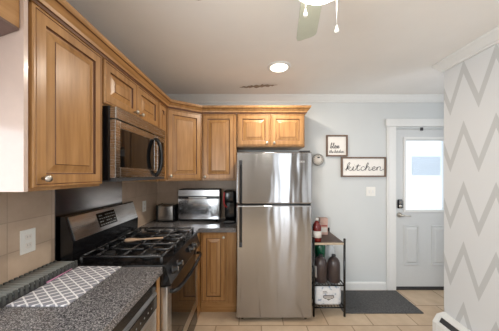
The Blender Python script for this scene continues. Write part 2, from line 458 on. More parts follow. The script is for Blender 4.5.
# ------------------------------------------------------------------ back door with half-light and blind
door = bpy.data.objects.new('door_1', None); COL.objects.link(door); door.location = (DX0, YB, 0); door['kind'] = 'structure'
gx0, gx1, gz0, gz1 = 1.985, 2.485, 1.02, 1.925
dy = YB+.012
mb = MB()
g = M['greypaint']
mb.box(DX0+.002, gx0, dy, dy+.042, .035, DZ1, g); mb.box(gx1, DX1-.002, dy, dy+.042, .035, DZ1, g)
mb.box(gx0, gx1, dy, dy+.042, .035, gz0, g); mb.box(gx0, gx1, dy, dy+.042, gz1, DZ1, g)
obj('door_leaf', mb, door)
mb = MB()
for a, b in ((1.96, 2.155), (2.315, 2.51)):
    mb.raised_panel((a, dy-.0002, .31), (1, 0, 0), (0, 0, 1), (0, -1, 0), b-a, .51, frame=.012, bev=.022, t=.012, wm=g, gm=g)
obj('panel_molding', mb, door)
mb = MB()
for x0, x1, z0, z1 in ((gx0-.03, gx0, gz0-.03, gz1+.03), (gx1, gx1+.03, gz0-.03, gz1+.03), (gx0, gx1, gz0-.03, gz0), (gx0, gx1, gz1, gz1+.03)):
    mb.box(x0, x1, dy-.012, dy, z0, z1, M['white'], bev=.003)
obj('window_frame', mb, door)
pbox('window_glass', door, gx0, gx1, dy+.03, dy+.034, gz0, gz1, M['glass'])
mb = MB()
nsl = 66
for i in range(nsl):
    z = gz0+.012+(gz1-gz0-.03)*i/(nsl-1)
    mb.box(gx0+.004, gx1-.004, dy+.009, dy+.0215, z-.0004, z+.0004, M['slat'], rot=Matrix.Rotation(math.radians(-36), 4, 'X'))
mb.box(gx0+.002, gx1-.002, dy+.004, dy+.026, gz1-.018, gz1-.001, M['white'])
obj('window_blind', mb, door)
mb = MB(); mb.box(DX0+.018, DX0+.082, dy-.024, dy, 1.04, 1.155, M['black'], bev=.012, seg=3)
mb.lathe([(0, .03), (.018, .03), (.02, .024)], (DX0+.05, dy, 1.07), M['nickel'], axis=(0, -1, 0), n=16)
for i in range(3):
    for j in range(2): mb.box(DX0+.036+j*.018, DX0+.046+j*.018, dy-.027, dy-.024, 1.095+i*.014, 1.104+i*.014, M['key'])
obj('deadbolt', mb, door, label='dark keypad deadbolt')
mb = MB(); mb.lathe([(0, 0), (.032, 0), (.032, .008), (.014, .014), (.012, .05), (0, .05)], (DX0+.05, dy, .955), M['nickel'], axis=(0, -1, 0), n=20)
mb.tube([(DX0+.05, dy-.045, .955), (DX0+.09, dy-.05, .957), (DX0+.13, dy-.048, .95), (DX0+.165, dy-.044, .946)], [.011, .010, .009, .007], M['nickel'])
obj('door_handle', mb, door, label='nickel lever handle')
pbox('door_sweep', door, DX0+.004, DX1-.004, dy-.006, dy+.04, .018, .035, M['dkgray'])
pbox('threshold', door, DX0, DX1, YB-.005, YB+.11, 0, .017, M['dkgray'])
mb = MB(); mb.box(2.165, 2.20, YB-.006, YB+.004, DZ1-.02, DZ1+.02, M['dkgray'], bev=.003); obj('latch', mb, door)
# neighbour's white siding wall seen through the blind
nb = thing('neighbor_house', 'white sided house wall with grey window seen through the door blind', 'house', (2.6, 5.6, -.4))
pbox('siding_wall', nb, -1, 8, 5.6, 5.8, -.4, 4.5, M['siding'])
pbox('house_window', nb, 4.19, 4.90, 5.56, 5.6, 1.45, 1.93, M['dimglass'], label='dim grey window')

# ------------------------------------------------------------------ tile backsplash, steel splash panel
mb = MB()
mb.box(XL, XL+.006, .73, 1.305, .9146, 1.409, M['splash_l']); mb.box(XL, XL+.006, 2.05, YB-.006, .9146, 1.43, M['splash_l'])
mb.box(XL, XL+.006, 1.305, 2.05, 1.0, 1.43, M['splash_l'])
struct('trim_4', mb)
mb = MB(); mb.box(XL, -.165, YB-.006, YB, .9146, 1.409, M['splash_b']); struct('trim_5', mb)
mb = MB(); mb.box(XL+.006, XL+.010, 1.305, 1.985, .93, 1.432, steel('splash_steel', (.42, .40, .39, 1), .22, .6), bev=.001)
tag(obj('splash_panel', mb), 'dark stainless sheet on the wall behind the gas range', 'backsplash panel')

# ------------------------------------------------------------------ wall cabinets
FX, FY = -.86, 2.43         # outer door faces
T = .02
def knob(parent, p, n):
    mb = MB(); mb.lathe([(0, 0), (.007, 0), (.006, .012), (.008, .016), (.0145, .021), (.0155, .027), (.011, .032), (0, .034)], p, M['nickel'], n=14, axis=n)
    return obj('knob', mb, parent, label='brushed nickel knob')
WG = 'honey maple wall cabinets'
def left_cab(label, y0, y1, z0, z1, doors, side=False, filler=False):
    t = thing('wall_cabinet', label, 'cabinet', (XL, y0, z0), WG)
    mb = MB(); mb.box(XL+.0005, FX-T, y0+.001, y1-.001, z0, z1, M['wood'], bev=.002); obj('body', mb, t)
    for a, b, kn in doors:
        mb = MB(); mb.raised_panel((FX-T, b, z0+.014), (0, -1, 0), (0, 0, 1), (1, 0, 0), b-a, z1-z0-.03)
        d = obj('door', mb, t)
        if kn is not None: knob(d, (FX, kn, z0+.052), (1, 0, 0))
    return t
ZT = 2.175
t = left_cab('tall honey maple wall cabinet with glare-paled side panel, nearest on the left wall', .825, 1.252, 1.41, ZT, [(.848, 1.246, .888)])
pbox('side_panel', t, XL+.001, FX-T-.004, .819, .8255, 1.412, ZT-.004, M['glare_wood'], label='wood side panel with window glare in its colour')
pbox('face_frame', t, FX-T-.004, FX-.006, .819, .835, 1.412, ZT-.004, M['glare_wood'])  # wood edge, its glare put into the pale colour
left_cab('short two-door honey maple cabinet above the microwave', 1.254, 2.008, 1.886, ZT, [(1.262, 1.626, 1.59), (1.632, 1.998, 1.668)])
left_cab('narrow honey maple cabinet squeezed between microwave and corner cabinet', 2.01, 2.208, 1.41, ZT, [(2.03, 2.19, None)])
# diagonal corner
t = thing('wall_cabinet', 'diagonal honey maple corner cabinet above the toaster', 'cabinet', (XL, YB, 1.41), WG)
A, B = Vector((FX-T, 2.21)), Vector((-.56, FY+T))
mb = MB(); mb.prism([(XL+.0005, 2.21), tuple(A), tuple(B), (-.56, YB-.0005), (XL+.0005, YB-.0005)], 1.405, ZT, 'xyz', M['wood']); obj('body', mb, t)
d2 = (B-A).normalized(); nn = Vector((d2.y, -d2.x))
L = (B-A).length
o2 = A+d2*.012
mb = MB(); mb.raised_panel((o2.x, o2.y, 1.42), (d2.x, d2.y, 0), (0, 0, 1), (nn.x, nn.y, 0), L-.024, ZT-1.41-.03)
d = obj('door', mb, t); kp = A+d2*.045+nn*T
knob(d, (kp.x, kp.y, 1.46), (nn.x, nn.y, 0))
def back_cab(label, x0, x1, z0, z1, doors):
    t = thing('wall_cabinet', label, 'cabinet', (x0, YB, z0), WG)
    mb = MB(); mb.box(x0+.001, x1-.001, FY+T, YB-.0005, z0, z1, M['wood'], bev=.002); obj('body', mb, t)
    for a, b, kn in doors:
        mb = MB(); mb.raised_panel((a, FY+T, z0+.014), (1, 0, 0), (0, 0, 1), (0, -1, 0), b-a, z1-z0-.03)
        d = obj('door', mb, t); knob(d, (kn, FY, z0+.045), (0, -1, 0))
    return t
back_cab('single-door honey maple cabinet left of the refrigerator, above the countertop oven', -.558, -.166, 1.405, ZT, [(-.546, -.186, -.515)])
back_cab('two-door honey maple cabinet above the refrigerator', -.164, .612, 1.785, ZT, [(-.152, .216, .18), (.224, .602, .26)])
# cabinet crown
z0 = ZT-.015
kprof = [(0, z0), (.008, z0), (.010, z0+.010), (.016, z0+.014), (.020, z0+.028), (.040, z0+.050), (.046, z0+.054), (.052, z0+.064), (.054, z0+.080), (0, z0+.080)]
kmats = [M['wood_side'], M['glaze'], M['glaze'], M['wood_side'], M['wood_side'], M['glaze'], M['wood_side'], M['wood_side'], M['wood_side'], M['wood_side']]
mb = MB(); mb.sweep([(FX-.004, .80), (FX-.004, 2.212), (-.558, FY+.004), (.616, FY+.004), (.616, YB-.001)], kprof, M['wood_side'], mats=kmats)
tag(obj('cabinet_crown', mb), 'honey maple crown molding running along the tops of the wall cabinets', 'molding')
# valance over the sink window
mb = MB(); mb.prism([(XL+.0005, ZT), (FX-T, ZT), (FX-T, 2.035), (XL+.0005, 1.925)], -.4, .817, 'xzy', M['wood_side'])
vl = tag(obj('window_valance', mb), 'honey maple box valance with slanting underside beside the tall cabinet', 'valance')
mb = MB(); mb.prism([(XL+.002, 1.9245), (FX-T-.001, 2.0345), (FX-T-.001, 2.026), (XL+.002, 1.916)], -.4, .816, 'xzy', M['valance_shade']); obj('underside_shade', mb, vl, label='brown sheet painting the shade under the valance')  # sheet coloured darker to give the underside its shade

# ------------------------------------------------------------------ microwave
mw = thing('microwave', 'stainless over-the-range microwave with black arched handle under short cabinet', 'microwave', (XL, 1.27, 1.44))
my0, my1, mz0, mz1, mxf = 1.268, 2.0, 1.44, 1.884, -.80
pbox('body', mw, XL+.012, mxf-.035, my0, my1, mz0, mz1, M['black'], bev=.003)
mb = MB(); mb.box(mxf-.034, mxf+.004, my0, my1, mz1-.075, mz1-.004, M['mw_steel'], bev=.004); obj('vent_strip', mb, mw)
mb = MB()
y2 = 1.835
mb.box(mxf-.034, mxf, my0, my0+.05, mz0+.016, mz1-.079, M['mw_steel'], bev=.003); mb.box(mxf-.034, mxf, y2-.05, y2, mz0+.016, mz1-.079, M['mw_steel'], bev=.003)
mb.box(mxf-.034, mxf, my0+.048, y2-.048, mz0+.016, mz0+.08, M['mw_steel'], bev=.003); mb.box(mxf-.034, mxf, my0+.048, y2-.048, mz1-.125, mz1-.079, M['mw_steel'], bev=.003)
dr = obj('door', mb, mw)
pbox('door_glass', dr, mxf-.03, mxf-.004, my0+.046, y2-.046, mz0+.078, mz1-.122, M['blackgloss'])
hp = [(mxf-.004, 1.80, mz0+.03), (mxf+.022, 1.80, mz0+.045), (mxf+.042, 1.80, mz0+.10), (mxf+.05, 1.80, mz0+.18), (mxf+.042, 1.80, mz0+.26), (mxf+.022, 1.80, mz0+.315), (mxf-.004, 1.80, mz0+.33)]
mb = MB(); mb.tube(catmull(hp), .016, M['black']); obj('handle', mb, dr, label='black arched handle')
mb = MB(); mb.box(mxf-.034, mxf, y2+.004, my1, mz0+.016, mz1-.079, M['mw_steel'], bev=.003)
cp = obj('control_panel', mb, mw)
mb = MB(); mb.box(mxf, mxf+.002, y2+.03, my1-.03, mz0+.10, mz1-.12, M['blackgloss']); obj('keypad', mb, cp)
pbox('bottom_grille', mw, XL+.05, mxf-.002, my0+.01, my1-.01, mz0-.006, mz0+.014, M['dkgray'])

# ------------------------------------------------------------------ base cabinets, counters
CT, CE = .914, .044
BX = -.56                      # left run fronts
CX = -.54
mb = MB(); mb.box(XL+.0065, CX, .2, 1.316, CT-CE, CT, M['counter'], bev=.004)
tag(obj('countertop', mb), 'speckled grey countertop in the left foreground beside the gas range', 'countertop', 'speckled countertops')
CY = 2.245
mb = MB(); mb.prism([(XL+.0065, 2.09), (CX, 2.09), (CX, CY), (-.155, CY), (-.155, YB-.0065), (XL+.0065, YB-.0065)], CT-CE, CT, 'xyz', M['counter'])
tag(obj('countertop', mb), 'dark speckled corner countertop beneath the toaster and countertop oven', 'countertop', 'speckled countertops')
dw = thing('dishwasher', 'stainless dishwasher with black control strip under the foreground countertop', 'dishwasher', (XL, .68, 0))
mb = MB(); mb.box(XL+.05, BX-.03, .684, 1.276, .1, CT-CE-.002, M['black']); mb.box(BX-.031, BX-.002, .684, 1.276, .795, CT-CE-.002, M['black']); obj('body', mb, dw)  # second block fills the gap below the counter with black for its shade
pbox('toe_kick', dw, XL+.05, BX-.09, .684, 1.276, .0, .1, M['black'])
mb = MB(); mb.box(BX-.03, BX, .684, 1.276, .10, .683, M['steel'], bev=.004); dd = obj('door', mb, dw)
mb = MB(); mb.box(BX-.03, BX+.003, .684, 1.276, .687, .764, M['black'], bev=.004)
for i in range(6): mb.box(BX+.002, BX+.0036, 1.0+i*.04, 1.008+i*.04, .722, .730, M['key'])
cp = obj('control_panel', mb, dw)
mb = MB(); mb.prism([(BX-.03, .767), (BX+.003, .767), (BX+.003, .772), (BX-.012, .792), (BX-.03, .792)], .684, 1.276, 'xzy', M['steel_dark']); obj('handle_lip', mb, dw, label='steel pocket handle lip')
# wood end panel between dishwasher and range
mb = MB(); mb.box(XL+.02, BX+.004, 1.279, 1.314, 0, CT-CE, M['wood'], bev=.002)
tag(obj('end_panel', mb), 'slim wood end panel between dishwasher and gas range', 'panel')
t = thing('base_cabinet', 'wood base cabinet left of the dishwasher under foreground countertop', 'cabinet', (XL, .2, 0))
pbox('body', t, XL+.02, BX-T, .205, .678, .1, CT-CE, M['wood']); pbox('toe_kick', t, XL+.02, BX-.09, .205, .678, 0, .1, M['wood'])
mb = MB(); mb.raised_panel((BX-T, .67, .14), (0, -1, 0), (0, 0, 1), (1, 0, 0), .455, .70); obj('door', mb, t)
# back run base cabinet
BY = 2.275
t = thing('base_cabinet', 'single-door honey maple base cabinet between the range and the refrigerator', 'cabinet', (-.535, BY, 0))
pbox('body', t, -.538, -.158, BY+T, YB-.01, .1, CT-CE, M['wood'], bev=.002)
pbox('toe_kick', t, -.538, -.158, BY+.03, YB-.01, 0, .099, M['wood_x'])
mb = MB(); mb.raised_panel((-.528, BY+T, .125), (1, 0, 0), (0, 0, 1), (0, -1, 0), .265, .73); d = obj('door', mb, t)
knob(d, (-.288, BY, .815), (0, -1, 0))
t = thing('base_cabinet', 'corner base cabinet hidden behind the gas range under the toaster', 'cabinet', (XL, 2.1, 0))
pbox('body', t, XL+.01, -.542, 2.10, YB-.01, 0, CT-CE, M['wood'])

# ------------------------------------------------------------------ gas range
sy0, sy1 = 1.322, 2.084
rg = thing('gas_range', 'stainless and black gas range with cast iron grates and upright backguard', 'stove', (XL, sy0, 0))
sf = -.515
pbox('body', rg, -1.16, sf-.05, sy0, sy1, .03, .895, M['black'], bev=.003)
mb = MB(); mb.box(-1.16, sf-.012, sy0, sy1, .895, .920, M['black'], bev=.006, seg=3); obj('cooktop', mb, rg)
# front control panel (sloped)
mb = MB(); mb.prism([(sf-.05, .895), (sf-.012, .912), (sf+.022, .80), (sf+.018, .79), (sf-.05, .79)], sy0, sy1, 'xzy', M['black']); fp = obj('front_panel', mb, rg)
nk = Vector((.112, 0, .034)).normalized()
for y in (1.405, 1.50, 1.79, 1.885):
    mb = MB(); c = Vector((sf+.006, y, .853))
    mb.lathe([(0, 0), (.026, 0), (.024, .006), (.019, .010), (.017, .030), (.014, .033), (0, .033)], c, M['black'], n=18, axis=nk,
             mats=[M['dkgray'], M['dkgray'], M['black'], M['black'], M['black'], M['black']])
    mb.box(c.x+.026, c.x+.036, y-.003, y+.003, c.z-.008, c.z+.022, M['chrome'], bev=.001)
    obj('knob', mb, fp)
# oven door: steel frame and dark glass
mb = MB(); fw = .075
mb.box(sf-.05, sf, sy0, sy0+fw, .215, .782, M['steel'], bev=.004); mb.box(sf-.05, sf, sy1-fw, sy1, .215, .782, M['steel'], bev=.004)
mb.box(sf-.05, sf, sy0+fw, sy1-fw, .215, .30, M['steel'], bev=.004); mb.box(sf-.05, sf, sy0+fw, sy1-fw, .69, .782, M['black'], bev=.004)
od = obj('oven_door', mb, rg)
pbox('oven_glass', od, sf-.045, sf-.002, sy0+fw-.004, sy1-fw+.004, .296, .694, M['blackgloss'], label='black oven window')
hp = [(sf-.004, sy0+.05, .735), (sf+.03, sy0+.055, .735), (sf+.05, sy0+.12, .735), (sf+.062, (sy0+sy1)/2, .735), (sf+.05, sy1-.12, .735), (sf+.03, sy1-.055, .735), (sf-.004, sy1-.05, .735)]
mb = MB(); mb.tube(catmull(hp), .0135, M['black'], n=10); obj('handle', mb, od, label='black bowed bar handle')
mb = MB(); mb.box(sf-.05, sf-.004, sy0, sy1, .05, .205, M['black'], bev=.004); obj('drawer', mb, rg)
for x in (-1.1, sf-.1):
    for y in (sy0+.06, sy1-.06):
        mb = MB(); mb.lathe([(0, 0), (.018, 0), (.018, .03), (0, .03)], (x, y, 0), M['black'], n=12); obj('foot', mb, rg)
# backguard
mb = MB(); mb.prism([(-1.172, .918), (-1.10, .918), (-1.095, 1.06), (-1.145, 1.215), (-1.172, 1.215)], sy0, sy1, 'xzy', M['black']); bgd = obj('backguard', mb, rg)
def tilt(y0, y1, s0, s1, off, m, mb, bev=.002):
    """plate on the tilted face; s from 0 (bottom) to 1 (top)"""
    a, b = Vector((-1.095, 1.06)), Vector((-1.145, 1.215)); nrm = Vector((.155, .05)).normalized()
    p, q = a+(b-a)*s0, a+(b-a)*s1
    mb.prism([(p.x-.001, p.y), (p.x+nrm.x*off, p.y+nrm.y*off), (q.x+nrm.x*off, q.y+nrm.y*off), (q.x-.001, q.y)], y0, y1, 'xzy', m)
mb = MB(); tilt(sy0+.018, sy1-.012, .02, .95, .006, M['steel'], mb); cpn = obj('control_panel', mb, bgd, label='tilted stainless control panel')
mb = MB(); tilt(1.565, 1.77, .18, .82, .008, M['blackgloss'], mb)
for r in range(4):
    for c in range(8):
        if random.random() < .8: tilt(1.582+c*.023, 1.592+c*.023+random.random()*.007, .25+r*.14, .29+r*.14, .009, M['key'], mb)
obj('display', mb, bgd, label='black display with grey keys')
# burners and grates
for bx, by, br in ((-.70, 1.48, .048), (-.70, 1.92, .040), (-.97, 1.48, .036), (-.97, 1.92, .048), (-.835, 1.70, .042)):
    mb = MB(); mb.lathe([(0, 0), (br*1.35, 0), (br*1.3, .005), (br*.9, .008), (br*.88, .016), (br*.95, .018), (br*.9, .025), (0, .027)], (bx, by, .919), M['blackmatte'], n=20,
                        mats=[M['black']]*3+[M['blackmatte']]*4)
    obj('burner', mb, rg)
gz = .964
def grate(y0, y1):
    mb = MB(); r = .0085; m = M['grate']; x0, x1 = -1.06, -.56
    loop = [(x0, y0, gz), (x1, y0, gz), (x1, y1, gz), (x0, y1, gz)]
    for i in range(4): mb.tube([loop[i], loop[(i+1) % 4]], r, m, n=6)
    ym, xm = (y0+y1)/2, (x0+x1)/2
    mb.tube([(xm, y0, gz), (xm, y1, gz)], r, m, n=6)
    for cx in (-.97, -.70):
        mb.tube([(cx, y0, gz), (cx, ym-.03, gz+.004)], r, m, n=6); mb.tube([(cx, y1, gz), (cx, ym+.03, gz+.004)], r, m, n=6)
        s = 1 if cx > xm else -1
        mb.tube([(xm, ym, gz), (cx-.03*s, ym, gz+.004)], r, m, n=6); mb.tube([(x1 if s > 0 else x0, ym, gz), (cx+.03*s, ym, gz+.004)], r, m, n=6)
    for p in loop: mb.tube([p, (p[0], p[1], .918)], r*1.2, m, n=6)
    return obj('grate', mb, rg)
grate(1.345, 1.59); grate(1.592, 1.81); grate(1.812, 2.06)
# wooden spoon across the grates
mb = MB()
a, b = Vector((-.945, 1.61, gz+.019)), Vector((-.69, 1.69, gz+.014))
dirv = (b-a).normalized()
mb.tube([a, a+dirv*.006, a+dirv*.03, a+dirv*.06, a+dirv*.085, a+dirv*.12, b], [.006, .012, .014, .012, .008, .006, .007], M['spoonwood'], n=10)
for v in mb.bm.verts:
    k = (Vector((v.co.x, v.co.y, 0))-Vector((a.x, a.y, 0))).dot(Vector((dirv.x, dirv.y, 0)))
    if k < .1:
        side = Vector((-dirv.y, dirv.x, 0)); off = (v.co-a).dot(side); v.co += side*off*1.0
tag(obj('wooden_spoon', mb), 'pale wooden spoon lying across the range grates', 'spoon')

# ------------------------------------------------------------------ refrigerator
fr = thing('refrigerator', 'tall stainless top-freezer refrigerator standing between wood cabinets and wire rack', 'refrigerator', (.23, 2.15, 0))
fx0, fx1, fy = -.148, .614, 2.15
pbox('body', fr, fx0+.006, fx1-.006, fy+.075, YB-.03, .03, 1.685, plain('fridge_side_grey', srgb(70, 70, 72), .5), bev=.005)
mb = MB(); mb.box(fx0, fx1, fy, fy+.072, 1.182, 1.70, M['fridge_steel'], bev=.012, seg=3); fd = obj('freezer_door', mb, fr)
mb = MB(); mb.box(fx0, fx1, fy, fy+.072, .036, 1.166, M['fridge_steel'], bev=.012, seg=3); rd = obj('main_door', mb, fr)
pbox('door_gasket', fr, fx0+.01, fx1-.01, fy+.02, fy+.076, 1.16, 1.19, M['black'])
for par, z0, z1, e in ((fd, 1.19, 1.615, 1), (rd, .76, 1.158, 0)):
    mb = MB(); hx = fx0+.046; rz = z1 if e else z0
    mb.box(hx-.013, hx+.013, fy-.045, fy-.026, z0, z1, M['black'], bev=.006)
    for zz in (z0+.012, z1-.03): mb.box(hx-.012, hx+.012, fy-.03, fy+.004, zz, zz+.025, M['black'], bev=.003)
    mb.box(hx-.014, hx+.014, fy-.047, fy-.02, (z1-.05 if e else z0), (z1 if e else z0+.05), M['dkgray'], bev=.005)
    obj('handle', mb, par, label='black vertical bar handle')
mb = MB(); mb.box(fx1-.12, fx1-.02, fy+.005, fy+.09, 1.70, 1.716, M['dkgray'], bev=.005); obj('hinge_cap', mb, fr)
mb = MB(); mb.box(.482, .535, fy-.003, fy+.002, 1.592, 1.612, M['chrome'], bev=.001); obj('badge', mb, fd, label='small silver nameplate badge')
pbox('base_grille', fr, fx0+.02, fx1-.02, fy+.045, fy+.08, .010, .045, M['black'])
for x in (fx0+.06, fx1-.06):
    mb = MB(); mb.lathe([(0, -.012), (.018, -.012), (.02, -.008), (.02, .008), (.018, .012), (0, .012)], (x, fy+.05, .021), M['black'], axis=(1, 0, 0), n=16); obj('roller', mb, fr)

# ------------------------------------------------------------------ counter appliances
ov = thing('countertop_oven', 'stainless flip-up countertop oven standing against the backsplash between toaster and refrigerator', 'toaster oven', (-.617, 2.55, CT))
ox0, ox1, oy = -.866, -.372, 2.55
pbox('body', ov, ox0, ox1, oy+.012, 2.73, CT+.016, 1.298, M['dkgray'], bev=.012, seg=3)
mb = MB(); mb.box(ox0+.002, ox1-.002, oy, oy+.014, 1.215, 1.292, M['steel'], bev=.004); obj('top_panel', mb, ov)
mb = MB(); mb.box(ox0+.002, ox1-.002, oy, oy+.014, CT+.03, 1.185, steel('polished_door', (.72, .72, .74, 1), .10, .3, .05), bev=.003); od = obj('door', mb, ov, label='mirror-like steel door')
mb = MB(); mb.box(ox0+.002, ox1-.002, oy-.002, oy+.014, 1.186, 1.214, M['black'], bev=.002); obj('trim_band', mb, ov)
mb = MB(); mb.box(-.735, -.52, oy-.03, oy-.012, 1.190, 1.210, M['chrome'], bev=.005)
for x in (-.725, -.545): mb.box(x, x+.015, oy-.014, oy+.002, 1.194, 1.206, M['chrome'])
obj('handle', mb, od, label='bright steel bar handle')
for x in (ox0+.04, ox1-.04):
    for y in (oy+.04, 2.70):
        mb = MB(); mb.lathe([(0, 0), (.014, 0), (.014, .017), (0, .017)], (x, y, CT), M['black'], n=12); obj('foot', mb, ov)
ts = thing('toaster', 'small stainless two-slot toaster with black ends in the counter corner', 'toaster', (-1.0, 2.6, CT))
tx0, tx1, ty0, ty1 = -1.118, -.895, 2.52, 2.69
mb = MB(); mb.box(tx0+.02, tx1-.02, ty0, ty1, CT+.012, 1.112, M['steel'], bev=.02, seg=4, smooth=True); obj('shell', mb, ts)
for x0, x1 in ((tx0, tx0+.026), (tx1-.026, tx1)):
    mb = MB(); mb.box(x0, x1, ty0-.004, ty1+.004, CT+.006, 1.116, M['black'], bev=.012, seg=3); obj('end_cap', mb, ts)
pbox('base', ts, tx0+.006, tx1-.006, ty0+.004, ty1-.004, CT, CT+.014, M['black'])
for y in (2.565, 2.625): pbox('bread_slot', ts, tx0+.045, tx1-.045, y, y+.024, 1.108, 1.1135, M['blackmatte'])
mb = MB(); mb.box(tx1, tx1+.022, 2.59, 2.62, 1.05, 1.062, M['black'], bev=.003); obj('lever', mb, ts)
cm = thing('coffee_maker', 'black rounded coffee maker with red reflection strip tucked beside the refrigerator', 'coffee maker', (-.24, 2.5, CT))
mb = MB(); mb.box(-.315, -.175, 2.44, 2.68, CT, CT+.035, M['black'], bev=.012, seg=3); obj('base', mb, cm)
mb = MB(); mb.box(-.315, -.175, 2.55, 2.68, CT+.03, 1.27, M['black'], bev=.03, seg=4, smooth=True); obj('column', mb, cm)
mb = MB(); mb.box(-.317, -.173, 2.43, 2.685, 1.15, 1.295, M['black'], bev=.035, seg=4, smooth=True); obj('brew_head', mb, cm)
mb = MB(); mb.tube(catmull([(-.300, 2.432, 1.275), (-.306, 2.428, 1.22), (-.306, 2.428, 1.16), (-.296, 2.430, 1.125), (-.275, 2.445, 1.105)]), .010, M['red']); obj('red_reflection_strip', mb, cm, label='red strip standing for a reflected red edge')  # reflected red edge built as a red tube

# ------------------------------------------------------------------ near counter: roll-up rack, mat, straw
rk = thing('drying_rack', 'dark grey ribbed roll-up drying rack along the backsplash tiles', 'dish rack', (-1.13, 1.05, CT))
n = 22
for i in range(n):
    y = .80+i*(1.30-.80)/(n-1)
    mb = MB(); mb.tube([(-1.186, y, CT+.030), (-1.060, y, CT+.030)], .0092, M['ribgray'], n=8); obj('rod', mb, rk)
for x in (-1.186, -1.060):
    mb = MB()
    for i in range(n):
        y = .80+i*(1.30-.80)/(n-1); mb.box(x-.006, x+.006, y-.0075, y+.0075, CT+.004, CT+.043, M['teeth'], bev=.003)
    mb.box(x-.005, x+.005, .79, 1.31, CT+.0005, CT+.022, M['dkgray'])
    obj('edge_strip', mb, rk)
mb = MB(); mb.box(-1.045, -.785, .915, 1.306, CT, CT+.007, M['lattice'], bev=.003)
tag(obj('drying_mat', mb, origin=(-.915, 1.11, CT)), 'grey and white lattice drying mat lying on the foreground countertop', 'mat')
mb = MB(); mb.tube([(-1.045, 1.10, CT+.0105), (-1.05, 1.26, CT+.0105)], .0035, M['pink'])
tag(obj('drinking_straw', mb), 'pink straw lying between the ribbed rack and lattice mat', 'straw')

# ------------------------------------------------------------------ outlets and switch
def plate(name, label, c, n, w, h, kind):
    t = thing(name, label, 'outlet' if kind == 'o' else 'switch', c)
    c = Vector(c); n = Vector(n)
    def bx(a0, a1, z0, z1, d0, d1, m, nm, bev):
        mb = MB()
        if abs(n.x) > .5: mb.box(c.x+min(d0, d1), c.x+max(d0, d1), c.y+a0, c.y+a1, c.z+z0, c.z+z1, m, bev=bev)
        else: mb.box(c.x+a0, c.x+a1, c.y-max(d0, d1), c.y-min(d0, d1), c.z+z0, c.z+z1, m, bev=bev)
        return obj(nm, mb, t)
    bx(-w/2, w/2, -h/2, h/2, 0, .006, M['plastic_white'], 'cover_plate', .002)
    if kind == 'o':
        for z in (.022, -.022):
            bx(-.016, .016, z-.013, z+.013, .005, .008, M['label'], 'socket', .003)
            for a in (-.006, .006): bx(a-.001, a+.001, z-.003, z+.006, .0075, .0084, M['key'], 'slot', 0)
    else:
        for a in (-.023, .023): bx(a-.008, a+.008, -.02, .02, .005, .011, M['white'], 'toggle', .002)
plate('wall_outlet', 'white wall outlet on the near tiles above the drying rack', (XL+.006, 1.148, 1.122), (1, 0, 0), .078, .125, 'o')
plate('wall_outlet', 'white wall outlet on the shaded tiles between range and toaster', (XL+.006, 2.40, 1.12), (1, 0, 0), .075, .12, 'o')
plate('light_switch', 'white double light switch below the kitchen sign', (1.53, YB, 1.257), (0, -1, 0), .118, .118, 's')

# ------------------------------------------------------------------ wall decor
G = {  # cursive strokes on a unit x-height
 'k': (.75, [[(-.1, .1), (.15, .9), (.38, 1.75), (.28, 2.0), (.14, 1.6), (.08, .8), (.06, 0)], [(.07, .45), (.3, .95), (.48, .85), (.4, .6), (.14, .5), (.4, .1), (.62, .02), (.8, .25)]]),
 'i': (.45, [[(-.05, .2), (.15, 1), (.1, .3), (.2, 0), (.45, .25)], [(.2, 1.35), (.22, 1.42)]]),
 't': (.55, [[(-.05, .2), (.25, 1.6), (.14, .4), (.25, 0), (.55, .25)], [(-.08, 1.12), (.5, 1.22)]]),
 'c': (.6, [[(.5, .8), (.32, 1), (.08, .6), (.15, .1), (.35, 0), (.6, .3)]]),
 'h': (.8, [[(-.05, .2), (.25, 1.3), (.32, 1.85), (.2, 1.9), (.1, 1.2), (.08, 0)], [(.08, .4), (.3, .95), (.48, .8), (.45, .2), (.55, 0), (.8, .25)]]),
 'e': (.6, [[(-.05, .2), (.25, .5), (.42, .8), (.28, 1), (.08, .65), (.12, .15), (.3, 0), (.6, .3)]]),
 'n': (.85, [[(-.05, .3), (.08, .9), (.08, 0)], [(.08, .5), (.3, .98), (.48, .8), (.45, .2), (.58, 0), (.9, .35)]]),
 'b': (.7, [[(-.05, .2), (.3, 1.6), (.2, 1.95), (.08, 1.4), (.08, .1), (.3, 0), (.48, .4), (.3, .7), (.7, .6)]]),
 'l': (.5, [[(-.05, .2), (.3, 1.5), (.22, 1.9), (.1, 1.4), (.12, .2), (.25, 0), (.5, .3)]]),
 's': (.5, [[(-.05, .2), (.22, .95), (.36, .4), (.25, .02), (.05, .1), (.3, .05), (.5, .3)]]),
}
def script(mb, text, x, z, y, s, r, sx=1.0, rise=0.0):
    for c in text:
        if c == ' ': x += .5*s*sx; continue
        w, st = G[c]
        for q in st:
            mb.tube(catmull([(x+px*s*sx+.12*pz*s, y, z+pz*s+rise*(x)) for px, pz in q], 4), r, M['ink'], n=5)
        x += w*s*sx
def sign(label, x0, x1, z0, z1, lines):
    t = thing('wall_sign', label, 'sign', ((x0+x1)/2, YB, z0), 'framed script signs')
    f = .019; y0 = YB-.028
    mb = MB()
    mb.box(x0, x0+f, y0, YB-.0005, z0, z1, M['frame'], bev=.002); mb.box(x1-f, x1, y0, YB-.0005, z0, z1, M['frame'], bev=.002)
    mb.box(x0+f, x1-f, y0, YB-.0005, z0, z0+f, M['frame'], bev=.002); mb.box(x0+f, x1-f, y0, YB-.0005, z1-f, z1, M['frame'], bev=.002)
    obj('sign_frame', mb, t)
    bd = pbox('sign_board', t, x0+f-.002, x1-f+.002, YB-.014, YB-.002, z0+f-.002, z1-f+.002, M['signface'])
    mb = MB()
    for text, x, z, s, r, sx in lines: script(mb, text, x, z, YB-.0155, s, r, sx)
    obj('lettering', mb, bd)
pxx = lambda px: (px-251)*(YB-.02)/215
pzz = lambda py: EYE-(py-174)*(YB-.02)/215
